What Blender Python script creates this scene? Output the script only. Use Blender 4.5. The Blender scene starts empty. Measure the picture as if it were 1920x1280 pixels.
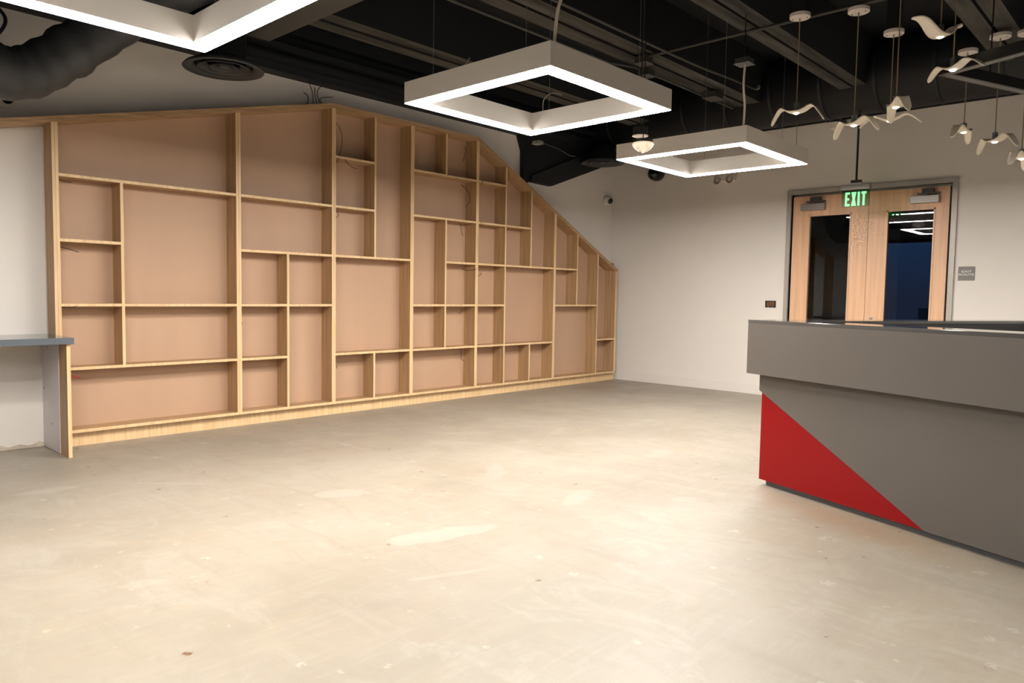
import bpy, bmesh, math, random
from mathutils import Vector, Matrix
random.seed(7)
scene = bpy.context.scene
COL = scene.collection

# ------------------------------------------------------------------ camera
YAW, PITCH, ROLL, FPX, EYE = 0.748932, 0.062845, 0.016259, 1387.84, 1.2
fw = Vector((math.cos(YAW)*math.cos(PITCH), math.sin(YAW)*math.cos(PITCH), -math.sin(PITCH)))
rt0 = Vector((math.sin(YAW), -math.cos(YAW), 0)); up0 = rt0.cross(fw)
rt = math.cos(ROLL)*rt0 + math.sin(ROLL)*up0
up = -math.sin(ROLL)*rt0 + math.cos(ROLL)*up0
cam = bpy.data.cameras.new('camera'); cam.sensor_width = 36; cam.sensor_fit = 'HORIZONTAL'
cam.lens = FPX/1920*36; cam.clip_start = 0.05; cam.clip_end = 500
camo = bpy.data.objects.new('camera', cam); COL.objects.link(camo)
Rm = Matrix((rt, up, -fw)).transposed().to_4x4(); Rm.translation = Vector((0, 0, EYE))
camo.matrix_world = Rm; scene.camera = camo

# ------------------------------------------------------------------ world and exposure
def lin(r, g, b):
    f = lambda c: (c/255)/12.92 if c/255 <= 0.04045 else ((c/255+0.055)/1.055)**2.4
    return (f(r), f(g), f(b), 1)
w = bpy.data.worlds.new('dusk'); scene.world = w; w.use_nodes = True
nt = w.node_tree; bg = nt.nodes['Background']
tc = nt.nodes.new('ShaderNodeTexCoord'); sx = nt.nodes.new('ShaderNodeSeparateXYZ')
rp = nt.nodes.new('ShaderNodeValToRGB'); nt.links.new(tc.outputs['Generated'], sx.inputs[0]); nt.links.new(sx.outputs['Z'], rp.inputs[0])
rp.color_ramp.elements[0].position = 0.0; rp.color_ramp.elements[0].color = lin(30, 36, 52)
rp.color_ramp.elements[1].position = 0.5; rp.color_ramp.elements[1].color = lin(40, 92, 140)
nt.links.new(rp.outputs[0], bg.inputs[0]); bg.inputs[1].default_value = 1.2
vs = scene.view_settings
vs.view_transform = 'Standard'; vs.look = 'None'; vs.gamma = 1; vs.use_curve_mapping = False
vs.exposure = 0.3
LED = 80.0                         # radiance of the square pendant diffusers
LED_COL = (1.0, 0.958, 0.9)

# ------------------------------------------------------------------ materials
def mat(name, col, rough=0.5, metal=0.0, spec=0.5, noise=0.0, nscale=(3, 3, 3), bump=0.0, bscale=40, detail=4, col2=None):
    m = bpy.data.materials.new(name); m.use_nodes = True
    t = m.node_tree; b = t.nodes['Principled BSDF']
    b.inputs['Roughness'].default_value = rough; b.inputs['Metallic'].default_value = metal
    b.inputs['Specular IOR Level'].default_value = spec
    b.inputs['Base Color'].default_value = col
    co = t.nodes.new('ShaderNodeTexCoord')
    if noise > 0:
        mp = t.nodes.new('ShaderNodeMapping'); mp.inputs['Scale'].default_value = nscale
        n = t.nodes.new('ShaderNodeTexNoise'); n.inputs['Scale'].default_value = 1; n.inputs['Detail'].default_value = detail
        r = t.nodes.new('ShaderNodeValToRGB')
        c2 = col2 or tuple(c*(1-noise) for c in col[:3])+(1,)
        r.color_ramp.elements[0].position = 0.35; r.color_ramp.elements[0].color = c2
        r.color_ramp.elements[1].position = 0.65; r.color_ramp.elements[1].color = col
        t.links.new(co.outputs['Object'], mp.inputs[0]); t.links.new(mp.outputs[0], n.inputs['Vector'])
        t.links.new(n.outputs['Fac'], r.inputs[0]); t.links.new(r.outputs[0], b.inputs['Base Color'])
    if bump > 0:
        n2 = t.nodes.new('ShaderNodeTexNoise'); n2.inputs['Scale'].default_value = bscale; n2.inputs['Detail'].default_value = 3
        bp = t.nodes.new('ShaderNodeBump'); bp.inputs['Strength'].default_value = bump; bp.inputs['Distance'].default_value = 0.005
        t.links.new(co.outputs['Object'], n2.inputs['Vector']); t.links.new(n2.outputs['Fac'], bp.inputs['Height'])
        t.links.new(bp.outputs[0], b.inputs['Normal'])
    return m
def emit(name, col, s):
    m = bpy.data.materials.new(name); m.use_nodes = True; t = m.node_tree
    b = t.nodes['Principled BSDF']; b.inputs['Base Color'].default_value = (0.8, 0.8, 0.8, 1)
    b.inputs['Emission Color'].default_value = (*col[:3], 1); b.inputs['Emission Strength'].default_value = s
    return m
def glassmat(name, tint, ior=1.5, rough=0.0):
    m = bpy.data.materials.new(name); m.use_nodes = True; t = m.node_tree
    t.nodes.remove(t.nodes['Principled BSDF']); o = t.nodes['Material Output']
    tr = t.nodes.new('ShaderNodeBsdfTransparent'); tr.inputs[0].default_value = tint
    gl = t.nodes.new('ShaderNodeBsdfGlossy'); gl.inputs['Roughness'].default_value = rough
    fr = t.nodes.new('ShaderNodeFresnel'); fr.inputs[0].default_value = ior
    mx = t.nodes.new('ShaderNodeMixShader')
    t.links.new(fr.outputs[0], mx.inputs[0]); t.links.new(tr.outputs[0], mx.inputs[1]); t.links.new(gl.outputs[0], mx.inputs[2])
    t.links.new(mx.outputs[0], o.inputs[0]); return m

M = dict(
    wall=mat('white_wall_paint', lin(231, 224, 216), 0.7, noise=0.03, nscale=(0.8, 0.8, 0.8), bump=0.06, bscale=90),
    oak_v=mat('oak_laminate_shaded_upright', lin(190, 156, 116), 0.5, noise=0.3, nscale=(70, 70, 1.6), col2=lin(164, 130, 92)),  # board faces, shade painted into the oak colour, grain upright
    oak_h=mat('oak_laminate_shaded_level', lin(190, 156, 116), 0.5, noise=0.3, nscale=(1.6, 60, 60), col2=lin(164, 130, 92)),  # same shaded oak with level grain
    oak_lit=mat('oak_laminate_lit_front', lin(232, 200, 156), 0.42, noise=0.2, nscale=(55, 55, 2.2), col2=lin(218, 182, 134)),  # same laminate on the fronts, paler to paint in the light they catch
    back=mat('tan_back_panel', lin(192, 157, 129), 0.55, noise=0.05, nscale=(4, 4, 0.6)),
    black=mat('black_ceiling_paint', lin(11, 13, 18), 0.85, noise=0.3, nscale=(1.5, 1.5, 1.5)),
    beam=mat('black_ledger', lin(12, 15, 20), 0.6),
    duct=mat('dark_duct_wrap', lin(20, 23, 28), 0.6, noise=0.3, nscale=(5, 5, 5), bump=0.5, bscale=9),
    plate=mat('dark_duct_board', lin(27, 28, 29), 0.7),
    vent=mat('black_steel_diffuser', lin(70, 71, 73), 0.5, metal=0.1),
    flex=mat('grey_flexible_duct', lin(74, 75, 78), 0.5, noise=0.35, nscale=(4, 4, 4), bump=0.4, bscale=14),
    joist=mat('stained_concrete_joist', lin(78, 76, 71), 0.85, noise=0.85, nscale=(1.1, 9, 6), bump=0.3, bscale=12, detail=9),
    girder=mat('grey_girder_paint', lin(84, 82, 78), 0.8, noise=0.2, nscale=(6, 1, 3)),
    conduit=mat('dull_conduit', lin(66, 64, 60), 0.5, metal=0.3),
    fixture=mat('white_fixture_paint', lin(222, 215, 206), 0.45),
    plastic=mat('white_plastic', lin(225, 216, 208), 0.4),
    bird=mat('white_porcelain', lin(250, 240, 222), 0.3),
    socket=mat('brushed_socket_metal', lin(150, 152, 156), 0.35, metal=0.9, noise=0.2, nscale=(90, 90, 4)),
    cordgrey=mat('grey_textile_cord', lin(140, 125, 100), 0.8),
    cordwhite=mat('white_cord', lin(225, 212, 195), 0.6),
    cable=mat('steel_cable', lin(150, 150, 150), 0.4, metal=0.7),
    wire=mat('dark_wire', lin(45, 34, 28), 0.6), redwire=mat('red_wire', lin(190, 30, 30), 0.5),
    desk=mat('grey_desk_laminate', lin(92, 86, 81), 0.42, noise=0.04, nscale=(2, 2, 2)),
    desktop=mat('polished_grey_top', lin(78, 76, 74), 0.08),
    deskin=mat('black_desk_inside', lin(26, 25, 25), 0.5),
    toe=mat('dark_toe_strip', lin(92, 93, 97), 0.35, metal=0.4),
    red=mat('red_laminate', lin(132, 3, 10), 0.38, spec=0.25),
    slate=mat('slate_grey_worktop', lin(100, 105, 111), 0.12),
    white_panel=mat('white_melamine', lin(212, 206, 210), 0.4),
    doorwood=mat('maple_door', lin(235, 188, 150), 0.42, noise=0.16, nscale=(22, 22, 1.2)),
    doorframe=mat('grey_steel_frame', lin(176, 170, 162), 0.4, metal=0.2),
    closer=mat('aluminium_closer', lin(150, 143, 138), 0.35, metal=0.5), closerdark=mat('dark_closer_arm', lin(62, 60, 58), 0.5),
    glass=glassmat('door_glass', (0.82, 0.86, 0.9, 1)),
    base=mat('white_baseboard', lin(228, 221, 214), 0.45),
    sign=mat('grey_sign_plate', lin(125, 120, 116), 0.5), signtext=mat('white_lettering', lin(240, 238, 235), 0.5),
    boxin=mat('rusty_box_inside', lin(120, 84, 48), 0.7, noise=0.5, nscale=(40, 40, 40)), dark=mat('near_black', lin(22, 22, 23), 0.5),
    lens=mat('black_glossy_lens', lin(10, 10, 14), 0.08),
    track=mat('black_track_profile', lin(28, 27, 27), 0.4), silver=mat('silver_strip', lin(190, 190, 188), 0.3, metal=0.6),
    frost=mat('frosted_glass', lin(236, 228, 214), 0.25),
    crystal=glassmat('clear_lens', (0.95, 0.92, 0.86, 1), 1.6, 0.05),
    led=emit('led_diffuser', LED_COL, LED), birdled=emit('bird_led', (1, 0.85, 0.6), 9), domeled=emit('dome_led', (1, 0.86, 0.66), 0.9),
    green=emit('exit_green', (0.01, 0.95, 0.22), 0.95), greenpanel=glassmat('exit_panel', (0.62, 0.78, 0.64, 1), 1.15, 0.15),
    paper=mat('torn_drywall', lin(220, 206, 186), 0.9, noise=0.3, nscale=(9, 9, 9)),
    darkwall=mat('charcoal_wall', lin(92, 90, 88), 0.6),
    corridor=mat('grey_corridor_wall', lin(120, 120, 122), 0.8), building=mat('distant_building', lin(60, 62, 70), 0.8),
    litwin=emit('lit_window', (0.6, 0.6, 0.62), 0.25),
)
def floor_mat():
    m = bpy.data.materials.new('worn_concrete'); m.use_nodes = True; t = m.node_tree
    b = t.nodes['Principled BSDF']; N = t.nodes.new; L = t.links.new
    co = N('ShaderNodeTexCoord')
    def noise(scale, detail=5, rough=0.55, mapscale=None, dist=0.0):
        n = N('ShaderNodeTexNoise'); n.inputs['Scale'].default_value = scale; n.inputs['Detail'].default_value = detail
        n.inputs['Roughness'].default_value = rough; n.inputs['Distortion'].default_value = dist
        if mapscale:
            mp = N('ShaderNodeMapping'); mp.inputs['Scale'].default_value = mapscale
            L(co.outputs['Object'], mp.inputs[0]); L(mp.outputs[0], n.inputs['Vector'])
        else: L(co.outputs['Object'], n.inputs['Vector'])
        return n.outputs['Fac']
    def ramp(x, p0, c0, p1, c1):
        r = N('ShaderNodeValToRGB'); r.color_ramp.elements[0].position = p0; r.color_ramp.elements[0].color = c0
        r.color_ramp.elements[1].position = p1; r.color_ramp.elements[1].color = c1; L(x, r.inputs[0]); return r.outputs[0]
    def mix(f, a, c, mode='MIX'):
        x = N('ShaderNodeMix'); x.data_type = 'RGBA'; x.blend_type = mode
        if isinstance(f, float): x.inputs[0].default_value = f
        else: L(f, x.inputs[0])
        for s, vv in ((6, a), (7, c)):
            if isinstance(vv, tuple): x.inputs[s].default_value = vv
            else: L(vv, x.inputs[s])
        return x.outputs[2]
    BK, WH = (0, 0, 0, 1), (1, 1, 1, 1)
    c = ramp(noise(0.7, 6, 0.6, dist=0.6), 0.36, lin(148, 130, 106), 0.62, lin(184, 171, 151))
    c = mix(ramp(noise(2.2, 8, 0.65, (1, 1.6, 1), 1.2), 0.48, BK, 0.68, (0.75, 0.75, 0.75, 1)), c, lin(178, 150, 112))
    c = mix(ramp(noise(1.6, 9, 0.7, (1.8, 1, 1), 1.5), 0.52, BK, 0.64, (0.75, 0.75, 0.75, 1)), c, lin(192, 182, 166))
    c = mix(ramp(noise(3.5, 10, 0.72, (0.7, 4.5, 1), 0.8), 0.5, BK, 0.75, (0.5, 0.5, 0.5, 1)), c, lin(208, 199, 184))
    c = mix(ramp(noise(2.6, 10, 0.75, (3.0, 0.8, 1), 1.0), 0.28, (0.85, 0.85, 0.85, 1), 0.5, BK), c, lin(140, 118, 88))
    c = mix(ramp(noise(60, 4, 0.6), 0.3, (0.25, 0.25, 0.25, 1), 0.5, BK), c, lin(146, 128, 104))
    c = mix(0.62, c, lin(185, 176, 161))
    def blob(cx, cy, ang, a, bb, soft, col, amt):
        nonlocal c
        mp = N('ShaderNodeMapping'); mp.vector_type = 'TEXTURE'
        mp.inputs['Location'].default_value = (cx, cy, 0); mp.inputs['Rotation'].default_value = (0, 0, ang); mp.inputs['Scale'].default_value = (a, bb, 1)
        L(co.outputs['Object'], mp.inputs[0])
        ad = N('ShaderNodeVectorMath'); ad.operation = 'LENGTH'; L(mp.outputs[0], ad.inputs[0])
        ns = noise(7, 4, 0.6); mt = N('ShaderNodeMath'); mt.operation = 'MULTIPLY_ADD'; mt.inputs[1].default_value = 1.1
        L(ns, mt.inputs[0]); L(ad.outputs['Value'], mt.inputs[2])
        hv = N('ShaderNodeMath'); hv.operation = 'MULTIPLY'; hv.inputs[1].default_value = 0.5; L(mt.outputs[0], hv.inputs[0])
        c = mix(ramp(hv.outputs[0], (1.45-soft)/2, (amt, amt, amt, 1), 0.725, BK), c, col)
    PALE = lin(206, 198, 186)
    blob(2.5, 3.7, -0.5, 0.17, 0.10, 0.12, PALE, 0.38)
    blob(2.42, 2.72, -0.3, 0.36, 0.10, 0.12, PALE, 0.38)
    blob(1.3, 4.94, -0.1, 0.18, 0.06, 0.12, PALE, 0.38)
    blob(1.15, 3.1, -0.3, 0.12, 0.06, 0.3, PALE, 0.25)
    blob(2.1, 2.3, -0.4, 0.22, 0.025, 0.2, PALE, 0.25)
    blob(1.9, 4.6, -0.8, 0.3, 0.03, 0.3, PALE, 0.25)
    blob(4.4, 4.6, -0.6, 0.25, 0.08, 0.3, PALE, 0.3)
    blob(5.0, 4.1, 0.4, 0.4, 0.06, 0.4, PALE, 0.28)
    blob(4.9, 3.0, 0.2, 0.3, 0.09, 0.4, PALE, 0.25)
    blob(3.9, 2.2, -0.5, 0.1, 0.05, 0.2, PALE, 0.3)
    blob(3.56, 3.44, 0.7, 0.3, 0.08, 0.3, PALE, 0.3)
    blob(3.5, 2.67, 0.3, 0.26, 0.09, 0.3, PALE, 0.3)
    blob(6.4, 5.2, 0.9, 0.3, 0.02, 0.3, PALE, 0.38)
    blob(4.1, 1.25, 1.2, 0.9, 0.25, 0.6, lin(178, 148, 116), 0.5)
    # chips of white paint and brown spots
    def spots(scale, rad, keep, col, amt):
        nonlocal c
        v = N('ShaderNodeTexVoronoi'); v.inputs['Scale'].default_value = scale; v.inputs['Randomness'].default_value = 1
        L(co.outputs['Object'], v.inputs['Vector'])
        d = ramp(v.outputs['Distance'], rad*0.7, WH, rad, BK)
        s = N('ShaderNodeSeparateColor'); L(v.outputs['Color'], s.inputs[0])
        k = ramp(s.outputs[0], keep-0.01, BK, keep, WH)
        ns = ramp(noise(38, 3), 0.45, BK, 0.52, (amt, amt, amt, 1))
        f = mix(1.0, mix(1.0, d, k, 'MULTIPLY'), ns, 'MULTIPLY')
        bw = N('ShaderNodeRGBToBW'); L(f, bw.inputs[0])
        c = mix(bw.outputs[0], c, col)
    spots(2.6, 0.055, 0.3, lin(120, 76, 38), 1.0)
    spots(3.7, 0.06, 0.5, lin(112, 72, 38), 1.0)
    spots(6.0, 0.10, 0.72, lin(126, 92, 60), 0.7)
    spots(3.1, 0.12, 0.5, lin(214, 206, 194), 0.5)
    spots(5.5, 0.14, 0.6, lin(214, 206, 194), 0.5)
    spots(9.0, 0.16, 0.72, lin(210, 202, 190), 0.45)
    c = mix(1.0, c, (0.67, 0.668, 0.672, 1), 'MULTIPLY')
    L(c, b.inputs['Base Color'])
    rr = ramp(noise(1.4, 5), 0.3, (0.36, 0.36, 0.36, 1), 0.7, (0.56, 0.56, 0.56, 1)); L(rr, b.inputs['Roughness'])
    bp = N('ShaderNodeBump'); bp.inputs['Strength'].default_value = 0.12; bp.inputs['Distance'].default_value = 0.004
    L(noise(5, 6), bp.inputs['Height']); L(bp.outputs[0], b.inputs['Normal'])
    return m
M['floor'] = floor_mat()
M['frost'].node_tree.nodes['Principled BSDF'].inputs['Transmission Weight'].default_value = 0.7

# ------------------------------------------------------------------ mesh helpers
def obj(name, verts, faces, m, parent=None, smooth=False):
    off = parent.matrix_world.translation if parent else Vector((0, 0, 0))
    me = bpy.data.meshes.new(name); me.from_pydata([Vector(v) for v in verts], [], faces); me.update()
    bm = bmesh.new(); bm.from_mesh(me); bmesh.ops.recalc_face_normals(bm, faces=bm.faces); bm.to_mesh(me); bm.free()
    me.materials.append(M[m] if isinstance(m, str) else m)
    if smooth:
        for p in me.polygons: p.use_smooth = True
    o = bpy.data.objects.new(name, me); COL.objects.link(o)
    if parent: o.parent = parent
    return o
class B:                                              # collects shapes in world space
    def __init__(s): s.v = []; s.f = []
    def add(s, vs, fs):
        n = len(s.v); s.v += [Vector(v) for v in vs]; s.f += [tuple(i+n for i in f) for f in fs]; return s
    def box(s, a, b):
        x0, y0, z0 = a; x1, y1, z1 = b
        return s.add([(x0,y0,z0),(x1,y0,z0),(x1,y1,z0),(x0,y1,z0),(x0,y0,z1),(x1,y0,z1),(x1,y1,z1),(x0,y1,z1)],
                     [(0,3,2,1),(4,5,6,7),(0,1,5,4),(1,2,6,5),(2,3,7,6),(3,0,4,7)])
    def prism(s, pts, axis, a, b):                    # polygon in the plane across axis, extruded from a to b
        def P(p, t): return (t, p[0], p[1]) if axis == 0 else (p[0], t, p[1]) if axis == 1 else (p[0], p[1], t)
        n = len(pts)
        return s.add([P(p, a) for p in pts]+[P(p, b) for p in pts],
                     [tuple(range(n)), tuple(range(2*n-1, n-1, -1))]+[(i, (i+1) % n, (i+1) % n+n, i+n) for i in range(n)])
    def tube(s, path, r, n=8, closed_ends=True):
        path = [Vector(p) for p in path]; rs = r if isinstance(r, (list, tuple)) else [r]*len(path)
        rings = []; ref = None
        for i, p in enumerate(path):
            d = (path[min(i+1, len(path)-1)]-path[max(i-1, 0)]).normalized()
            if ref is None: ref = Vector((0, 0, 1)) if abs(d.z) < 0.9 else Vector((1, 0, 0))
            a = (ref-d*ref.dot(d)).normalized(); ref = a; c = d.cross(a)
            rings.append([p+rs[i]*(math.cos(k*2*math.pi/n)*a+math.sin(k*2*math.pi/n)*c) for k in range(n)])
        fs = []
        for i in range(len(path)-1):
            for k in range(n): fs.append((i*n+k, i*n+(k+1) % n, (i+1)*n+(k+1) % n, (i+1)*n+k))
        if closed_ends: fs += [tuple(range(n-1, -1, -1)), tuple((len(path)-1)*n+k for k in range(n))]
        return s.add([q for g in rings for q in g], fs)
    def lathe(s, prof, c, n=32, axis=Vector((0, 0, 1))):   # profile (radius, height) about an axis through c
        axis = Vector(axis).normalized(); a = (Vector((1, 0, 0)) if abs(axis.x) < 0.9 else Vector((0, 1, 0)))
        a = (a-axis*a.dot(axis)).normalized(); e = axis.cross(a); c = Vector(c)
        vs = [c+axis*h+max(r, 1e-4)*(math.cos(2*math.pi*k/n)*a+math.sin(2*math.pi*k/n)*e) for r, h in prof for k in range(n)]
        fs = [(i*n+k, i*n+(k+1) % n, (i+1)*n+(k+1) % n, (i+1)*n+k) for i in range(len(prof)-1) for k in range(n)]
        return s.add(vs, fs)
    def xf(s, fn): s.v = [Vector(fn(v)) for v in s.v]; return s
    def build(s, name, m, parent=None, smooth=False):
        off = parent['_loc'] if parent and '_loc' in parent.keys() else (0, 0, 0)
        if parent and parent.name in LOC: off = LOC[parent.name]
        off = Vector(off)
        o = obj(name, [v-off for v in s.v], s.f, m, None, smooth)
        if parent: o.parent = parent
        LOC[o.name] = off
        return o
LOC = {}
def tag(o, label, cat, group=None):
    o['label'] = label; o['category'] = cat
    if group: o['group'] = group
    return o
def thing(name, loc, label, cat, group=None):
    o = bpy.data.objects.new(name, None); o.empty_display_size = 0.1; COL.objects.link(o); o.location = loc
    LOC[o.name] = Vector(loc); return tag(o, label, cat, group)
def struct(o, label=None):
    o['kind'] = 'structure'
    if label: o['label'] = label
    return o
def smooth_path(pts, n=6):
    P = [Vector(p) for p in pts]; out = []
    for i in range(len(P)-1):
        a, b, c, d = P[max(i-1, 0)], P[i], P[i+1], P[min(i+2, len(P)-1)]
        for k in range(n):
            t = k/n
            out.append(0.5*((2*b)+(c-a)*t+(2*a-5*b+4*c-d)*t*t+(3*b-a-3*c+d)*t**3))
    out.append(P[-1]); return out
def face_mat(o, m, test):
    o.data.materials.append(M[m]); k = len(o.data.materials)-1
    for p in o.data.polygons:
        if test(p.normal): p.material_index = k
    return o
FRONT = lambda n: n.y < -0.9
DOWN = lambda n: n.z < -0.5
def soften(o, wdt=0.004, seg=2):
    md = o.modifiers.new('bevel', 'BEVEL'); md.width = wdt; md.segments = seg; md.limit_method = 'ANGLE'; return o

# ------------------------------------------------------------------ room shell
XW, YW, ZC = 8.92, 6.36, 3.92           # back wall, shelf wall, deck height
X0, Y0 = -5.0, -6.5
DY0, DY1, DZ = 1.985, 3.70, 2.455       # door opening
struct(B().box((X0, Y0, -0.1), (12.6, YW+0.15, 0)).build('floor', 'floor'), 'bare worn concrete floor with pale patches and brown specks')
struct(B().box((X0, YW, 0), (XW+0.15, YW+0.15, ZC)).build('wall_left', 'wall'), 'white wall behind the oak shelving')
wb = B().box((XW, Y0, 0), (XW+0.15, DY0, ZC)).box((XW, DY1, 0), (XW+0.15, YW, ZC)).box((XW, DY0, DZ), (XW+0.15, DY1, ZC))
wall_back = struct(wb.build('wall_back', 'wall'), 'white wall with the double doors')
struct(B().box((X0, Y0-0.15, 0), (XW+0.15, Y0, ZC)).build('wall_right', 'darkwall'), 'dark grey wall behind the desk side')
struct(B().box((X0-0.15, Y0, 0), (X0, YW, ZC)).build('wall_front', 'darkwall'), 'dark grey wall behind the camera')
ceil = struct(B().box((X0, Y0, ZC), (XW+0.15, YW+0.15, ZC+0.1)).build('ceiling', 'black'), 'black painted open ceiling deck')
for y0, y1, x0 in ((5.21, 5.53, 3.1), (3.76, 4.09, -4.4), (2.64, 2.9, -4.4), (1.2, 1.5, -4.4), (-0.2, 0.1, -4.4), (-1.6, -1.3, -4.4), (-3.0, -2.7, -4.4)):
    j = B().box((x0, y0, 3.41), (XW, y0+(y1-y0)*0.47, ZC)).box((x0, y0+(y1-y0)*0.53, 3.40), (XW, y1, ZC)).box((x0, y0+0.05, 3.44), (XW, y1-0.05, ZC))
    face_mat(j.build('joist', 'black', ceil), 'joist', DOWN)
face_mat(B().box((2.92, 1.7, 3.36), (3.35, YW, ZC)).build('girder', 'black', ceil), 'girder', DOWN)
led = B().box((X0, 6.20, 3.18), (XW, YW, ZC)).box((X0, 6.12, 3.24), (XW, 6.3, 3.29)).box((X0, 6.05, 3.34), (XW, 6.3, 3.38)).box((X0, 6.1, 3.5), (XW, 6.3, ZC))
led.build('ledger_beam', 'beam', ceil)
B().box((XW-0.03, Y0, 3.27), (XW, YW, ZC)).build('black_wall_band', 'beam', ceil)
# stepped black bulkhead beside the slope of the shelving
bk = B().prism([(6.85, 3.19), (6.93, 3.0), (6.94, 2.55), (7.05, 2.635), (7.49, 2.625), (8.52, 2.99), (XW-0.002, 3.2), (XW-0.002, 3.4), (6.85, 3.4)], 1, 6.30, YW)
struct(bk.build('trim_1', 'beam'), 'black stepped bulkhead on the shelf wall under the duct')
B().prism([(7.06, 2.70), (8.35, 3.21), (8.52, 2.995), (7.49, 2.63), (7.06, 2.64)], 1, 6.27, 6.305).build('sloping_plate', 'plate', bpy.data.objects['trim_1'])
# baseboards
struct(B().box((XW-0.014, 3.76, 0), (XW, 6.19, 0.122)).build('baseboard_back', 'base'), 'white baseboard under the back wall')
struct(B().box((XW-0.014, Y0, 0), (XW, 1.925, 0.122)).build('baseboard_right', 'base'), 'white baseboard right of the double doors')
# torn drywall paper at the foot of the shelf wall
wl = bpy.data.objects['wall_left']
for k in range(9):
    x = 0.98+k*0.085+random.uniform(-0.02, 0.02); h = random.uniform(0.012, 0.05); wd = random.uniform(0.14, 0.26)
    pts = [(x, 0.002), (x+wd, 0.002), (x+wd*0.95, h*0.35), (x+wd*0.6, h*0.6), (x+wd*0.4, h), (x+wd*0.12, h*0.5)]
    B().prism(pts, 1, YW-0.004-0.0007*k, YW).build('torn_paper', 'paper', wl)

# ------------------------------------------------------------------ beyond the doors: corridor and dusk
cw = B().box((9.07, 4.6, 0), (12.6, 4.75, 3.0)).box((9.07, -1.0, 0), (12.6, -0.85, 3.0))
cw.box((12.5, -0.85, 0), (12.6, 2.62, 0.5)).box((12.5, -0.85, 2.1), (12.6, 4.6, 3.0)).box((12.5, 3.72, 0), (12.6, 4.6, 2.1)).box((12.5, 2.62, 0), (12.6, 3.02, 2.1)).box((12.5, -0.85, 0.5), (12.6, 0.8, 2.1)).box((12.5, 3.02, 0), (12.6, 3.72, 0.5))
struct(cw.build('wall_corridor', 'corridor'), 'dim corridor wall seen through the door glass')
struct(B().box((9.07, -1, 3.0), (12.6, 4.75, 3.1)).build('ceiling_corridor', 'black'), 'black corridor ceiling')
for i, (a, b_) in enumerate(((0.8, 2.62), (3.02, 3.72))):
    wn = struct(B().box((12.54, a, 0.5), (12.56, b_, 2.1)).build('window_%d' % (i+1), 'glass'), 'corridor window onto the dusk')
    B().box((12.47, a-0.04, 0.46), (12.5, b_+0.04, 0.5)).box((12.47, a-0.04, 2.1), (12.5, b_+0.04, 2.14)).box((12.47, a-0.04, 0.5), (12.5, a, 2.1)).box((12.47, b_, 0.5), (12.5, b_+0.04, 2.1)).build('window_frame', 'dark', wn)
for i, (y, wd, h, lab) in enumerate(((6, 9, -1.5, 'low distant building with pale lit windows at left of the door view'), (15.5, 7, 0.6, 'taller distant building with pale lit windows in the door view'), (24, 7, -2.5, 'lowest distant building in the door view'))):
    bd = thing('distant_building', (75, y, -14), lab, 'building', 'buildings outside at dusk')
    B().box((75, y-wd/2, -14), (83, y+wd/2, h)).build('block', 'building', bd)
    for r in range(3):
        for q in range(int(wd/1.2)):
            if random.random() < 0.75:
                yy = y-wd/2+0.5+q*1.2; zz = h-1.1-r*1.3
                B().box((74.95, yy, zz-0.4), (75.0, yy+0.7, zz+0.35)).build('window', 'litwin', bd)

# ------------------------------------------------------------------ double doors
fr = B()
fr.box((XW-0.03, DY1, 0), (XW+0.16, DY1+0.05, DZ+0.05)).box((XW-0.03, DY0-0.05, 0), (XW+0.16, DY0, DZ+0.05)).box((XW-0.03, DY0, DZ), (XW+0.16, DY1, DZ+0.05))
fr.box((XW+0.045, DY1-0.022, 0), (XW+0.075, DY1, DZ)).box((XW+0.045, DY0, 0), (XW+0.075, DY0+0.022, DZ)).box((XW+0.045, DY0, DZ-0.022), (XW+0.075, DY1, DZ))
frame = struct(fr.build('trim_2', 'doorframe'), 'grey steel frame around the double doors')
MID = 2.815
def leaf(n, ya, yb, ga, gb, closer_y, lab):
    x0, x1 = XW-0.005, XW+0.04; zt = DZ-0.028; g0, g1 = 0.30, 2.205
    d = B().box((x0, ya, 0.01), (x1, ga, zt)).box((x0, gb, 0.01), (x1, yb, zt)).box((x0, ga, 0.01), (x1, gb, g0)).box((x0, ga, g1), (x1, gb, zt))
    o = struct(d.build('door_%d' % n, 'doorwood'), lab)
    s = B(); t = 0.016
    for a, b_ in (((x0-0.006, ga, g0), (x1, ga+t, g1)), ((x0-0.006, gb-t, g0), (x1, gb, g1)), ((x0-0.006, ga, g0), (x1, gb, g0+t)), ((x0-0.006, ga, g1-t), (x1, gb, g1))): s.box(a, b_)
    s.build('glazing_bead', 'doorwood', o)
    B().box((x0+0.018, ga+t, g0+t), (x0+0.026, gb-t, g1-t)).build('glass_pane', 'glass', o)
    c = soften(B().box((x0-0.06, closer_y, 2.255), (x0, closer_y+0.28, 2.335)).build('door_closer', 'closer', o))
    B().box((x0-0.085, closer_y+0.05, 2.36), (x0-0.02, closer_y+0.16, 2.405)).box((x0-0.10, closer_y-0.02, 2.345), (x0-0.075, closer_y+0.2, 2.358)).box((x0-0.06, closer_y+0.08, 2.335), (x0-0.03, closer_y+0.12, 2.36)).build('closer_arm', 'closerdark', c)
    B().lathe([(0, 0), (0.016, 0), (0.016, 0.006), (0.0, 0.008)], (x0, MID-0.075 if n == 2 else MID+0.06, 1.0), 12, (-1, 0, 0)).build('lock', 'socket', o) if n == 2 else None
    return o
leaf(1, MID+0.002, DY1-0.025, 3.0, 3.49, 3.29, 'left maple door leaf with a tall dark glass pane')
leaf(2, DY0+0.025, MID-0.002, 2.14, 2.625, 2.10, 'right maple door leaf with a tall dark glass pane')

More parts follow.
